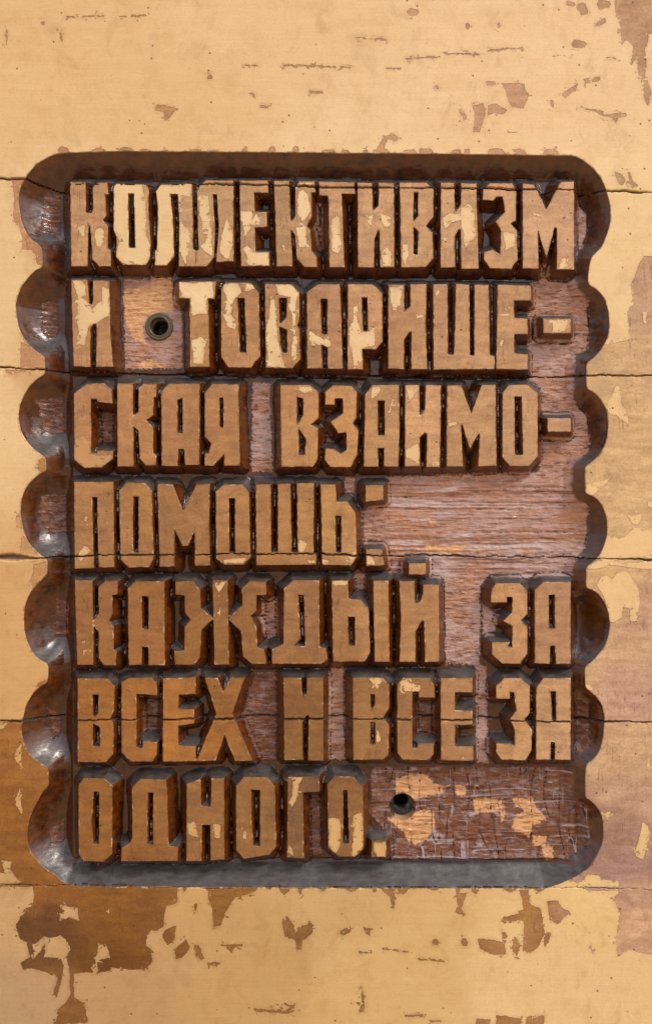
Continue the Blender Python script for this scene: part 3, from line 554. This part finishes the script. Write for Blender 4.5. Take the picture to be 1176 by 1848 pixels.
spn = node('ShaderNodeMix', data_type='FLOAT'); L.new(cm, spn.inputs[0]); spn.inputs[2].default_value = .3; spn.inputs[3].default_value = .5; L.new(spn.outputs[0], bs.inputs['Specular IOR Level'])
# relief: lacquer thickness, grain, fibres (heights in metres)
torn = noise(12, 3.6, 6, .74, w=17); chis = noise(26, 5, 4, .6, w=19)
hf = M('ADD', M('MULTIPLY', lac_m, .95), M('ADD', M('MULTIPLY', grain, .22), M('MULTIPLY', noise(3, 2, 3, w=23), .16)))
hf = M('SUBTRACT', hf, M('ADD', M('MULTIPLY', speck, .6), M('MULTIPLY', hair, .4)))
rawd = M('MULTIPLY', M('MAXIMUM', rawm_, brm_), deepm)
hc_ = M('ADD', M('MULTIPLY', chis, .55), M('MULTIPLY', torn, M('ADD', .25, M('MULTIPLY', rawd, 3.4))))
hh = node('ShaderNodeMix', data_type='FLOAT'); L.new(cm, hh.inputs[0]); L.new(hf, hh.inputs[2]); L.new(hc_, hh.inputs[3])
bp = node('ShaderNodeBump'); bp.inputs['Strength'].default_value = 1.0; bp.inputs['Distance'].default_value = S
L.new(hh.outputs[0], bp.inputs['Height']); L.new(bp.outputs[0], bs.inputs['Normal'])
L.new(M('MULTIPLY', M('MULTIPLY', cm, M('SUBTRACT', 1, dust)), .34), bs.inputs['Coat Weight']); bs.inputs['Coat Roughness'].default_value = .07
om = node('ShaderNodeOutputMaterial'); L.new(bs.outputs[0], om.inputs[0])

# ------------------------------------------------------------------ build the parts out of the surface
col_ = C.collection
panel = bpy.data.objects.new("carved_wood_panel", None); col_.objects.link(panel)
panel.location = (0, 0, 0); panel.empty_display_size = .1
panel['label'] = "worn pale lacquered wooden panel carved with raised Cyrillic lettering inside a scalloped dark recess"
panel['category'] = "carved panel"

px, py, ph = PX.ravel(), PY.ravel(), H.ravel()
VW = np.stack([(px-CX)*S, -ph*S, (YB-py)*S], 1).astype(np.float32)
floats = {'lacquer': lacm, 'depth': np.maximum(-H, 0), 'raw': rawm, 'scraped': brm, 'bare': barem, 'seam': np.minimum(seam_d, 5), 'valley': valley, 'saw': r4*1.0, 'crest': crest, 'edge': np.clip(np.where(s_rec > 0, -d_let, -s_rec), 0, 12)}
floats['depth'] = np.where(s_rec <= 0.01, np.minimum(floats['depth'], .3), floats['depth'])
floats['depth'] = np.where(d_let <= 0.01, np.minimum(floats['depth'], .3), floats['depth'])
floats = {k: v.ravel().astype(np.float32) for k, v in floats.items()}
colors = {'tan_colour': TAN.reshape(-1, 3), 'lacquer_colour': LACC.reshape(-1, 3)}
ii = np.arange(NY*NX).reshape(NY, NX)
A_, B_, C_, D_ = ii[:-1, :-1].ravel(), ii[:-1, 1:].ravel(), ii[1:, 1:].ravel(), ii[1:, :-1].ravel()
FACES = np.stack([A_, D_, C_, B_], 1)                 # normals towards the viewer (-Y)
def favg(a): return (a[:-1, :-1]+a[:-1, 1:]+a[1:, 1:]+a[1:, :-1]).ravel()/4
fd, fs, fx, fy = favg(d_let), favg(s_rec), favg(GX), favg(GY)
nearest = np.argmin(np.stack([d_let[:-1, :-1].ravel(), d_let[:-1, 1:].ravel(), d_let[1:, 1:].ravel(), d_let[1:, :-1].ravel()]), 0)
lid = np.choose(nearest, [id_let[:-1, :-1].ravel(), id_let[:-1, 1:].ravel(), id_let[1:, 1:].ravel(), id_let[1:, :-1].ravel()])
fhole = id_hole[:-1, :-1].ravel()
lab = np.full(len(FACES), -1)
NP = 6
ploc = np.zeros(len(FACES), int)
for sp in SEAMS: ploc += (fy > np.interp(fx, sp[:, 0], sp[:, 1]))
lab[:] = ploc                                          # 0..5 planks
for k in (1, 2, 3, 4):
    lab[(lab == k) & (fx > CX)] = k+5
lab[(fy > 1585) & (fx > 150) & (fx < 980)] = 5
ins = fs > 0
lab[ins] = 10                                          # sunk floor
names = {i: 'plank' for i in range(10)}; names[10] = 'recess_floor'
for k, (a, b) in enumerate(SCALL_L):
    names[20+k] = 'scallop'; lab[ins & (fx < 118) & (fs > 0) & (fy >= a) & (fy <= b)] = 20+k
for k, (a, b) in enumerate(SCALL_R):
    names[30+k] = 'scallop'; lab[ins & (fx > 1050) & (fy >= a) & (fy <= b)] = 30+k
gi = 60
for side, sc in ((fx < 118, SCALL_L), (fx > 1050, SCALL_R)):
    for k in range(7):
        a, b = sc[k][0], (sc[k+1][0] if k < 6 else 1700)
        lab[ins & side & (lab == 10) & (fy >= a) & (fy < b)] = gi; names[gi] = 'border_groove'; gi += 1
lab[ins & (fy < 316) & (lab == 10)] = 12; lab[ins & (fy > 1568) & (lab == 10)] = 13; names[12] = names[13] = 'border_bevel'
lm = ins & (fd < 7.5) & (lid >= 0); lab[lm] = 100+lid[lm]
MARK = {'-': 'hyphen', ':': 'colon_dot', '.': 'full_stop'}
for k, (ch, _, _) in enumerate(LETTERS): names[100+k] = MARK.get(ch, 'letter')
hm = (fhole >= 0) & ins; lab[hm] = 50+fhole[hm]; names[50] = names[51] = 'bolt_hole'
def build(name, faces, label=None):
    vid, inv = np.unique(faces.ravel(), return_inverse=True); n = len(faces)
    me = bpy.data.meshes.new(name)
    me.vertices.add(len(vid)); me.vertices.foreach_set('co', VW[vid].ravel())
    me.loops.add(n*4); me.loops.foreach_set('vertex_index', inv.astype(np.int32))
    me.polygons.add(n); me.polygons.foreach_set('loop_start', (np.arange(n)*4).astype(np.int32))
    me.polygons.foreach_set('use_smooth', np.ones(n, bool))
    me.update(calc_edges=True)
    for k, v in floats.items():
        at = me.attributes.new(k, 'FLOAT', 'POINT'); at.data.foreach_set('value', v[vid])
    for k, v in colors.items():
        at = me.attributes.new(k, 'FLOAT_COLOR', 'POINT'); c = np.ones((len(vid), 4), np.float32); c[:, :3] = v[vid]; at.data.foreach_set('color', c.ravel())
    me.set_sharp_from_angle(angle=math.radians(34))
    me.materials.append(mat)
    o = bpy.data.objects.new(name, me); col_.objects.link(o); o.parent = panel
    if label: o['label'] = label
    return o
order = np.argsort(lab, kind='stable'); sl_ = lab[order]
cuts_ = np.flatnonzero(np.diff(sl_))+1
for grp in np.split(order, cuts_):
    k = lab[grp[0]]; lbl = None
    if k >= 100:
        ch = LETTERS[k-100][0]
        if ch not in MARK: lbl = "raised capital letter " + ch
    build(names[k], FACES[grp], lbl)

# plain back and edges of the panel (real thickness)
T = 120.0
c4 = [W(XL, YT), W(XR, YT), W(XR, YB), W(XL, YB)]; b4 = [W(XL, YT, -T), W(XR, YT, -T), W(XR, YB, -T), W(XL, YB, -T)]
wood = bpy.data.materials.new("board_edge_wood"); wood.use_nodes = True
wnn = wood.node_tree.nodes; nz = wnn.new('ShaderNodeTexNoise'); nz.inputs['Scale'].default_value = 30
rp = wnn.new('ShaderNodeValToRGB'); rp.color_ramp.elements[0].color = (.3, .18, .08, 1); rp.color_ramp.elements[1].color = (.5, .33, .17, 1)
wood.node_tree.links.new(nz.outputs[0], rp.inputs[0]); wood.node_tree.links.new(rp.outputs[0], wnn['Principled BSDF'].inputs['Base Color'])
me = bpy.data.meshes.new('panel_back'); me.from_pydata(c4+b4, [], [(0, 1, 5, 4), (1, 2, 6, 5), (2, 3, 7, 6), (3, 0, 4, 7), (4, 5, 6, 7)]); me.materials.append(wood)
bk = bpy.data.objects.new('panel_back', me); col_.objects.link(bk); bk.parent = panel

# metal sleeve in the upper bolt hole
met = bpy.data.materials.new("tarnished_sleeve"); met.use_nodes = True
mn, ml = met.node_tree.nodes, met.node_tree.links; p = mn['Principled BSDF']
nz = mn.new('ShaderNodeTexNoise'); nz.inputs['Scale'].default_value = 700; nz.inputs['Detail'].default_value = 4
rp = mn.new('ShaderNodeValToRGB'); rp.color_ramp.elements[0].position = .35; rp.color_ramp.elements[0].color = (.05, .035, .015, 1); rp.color_ramp.elements[1].position = .65; rp.color_ramp.elements[1].color = (.16, .13, .08, 1)
ml.new(nz.outputs[0], rp.inputs[0]); ml.new(rp.outputs[0], p.inputs['Base Color']); p.inputs['Metallic'].default_value = .35; p.inputs['Roughness'].default_value = .38
hx, hy, r = holes[0]
prof = [(16.2, -60), (16.2, -25.5), (16.8, -23.4), (18.6, -22.9), (20.0, -24.0), (20.6, -24.6), (22.2, -23.6), (24.0, -23.8), (25.4, -26.5), (25.8, -31)]
V, F = [], []
rr_ = np.random.RandomState(2)
for i in range(64):
    a = 2*math.pi*i/64; j = rr_.randn()*.12
    for (pr, pz) in prof: V.append(W(hx+(pr+j)*math.cos(a), hy+(pr+j)*math.sin(a), pz+.15*rr_.randn()))
n = len(prof)
for i in range(64):
    for q in range(n-1):
        a = i*n+q; b = ((i+1) % 64)*n+q; F.append((a, b, b+1, a+1))
me = bpy.data.meshes.new('metal_sleeve'); me.from_pydata(V, [], F); me.materials.append(met)
for f in me.polygons: f.use_smooth = True
o = bpy.data.objects.new('metal_sleeve', me); col_.objects.link(o); o.parent = panel
o['label'] = "tarnished round sleeve in the upper bolt hole"
C.cycles.max_bounces = 6
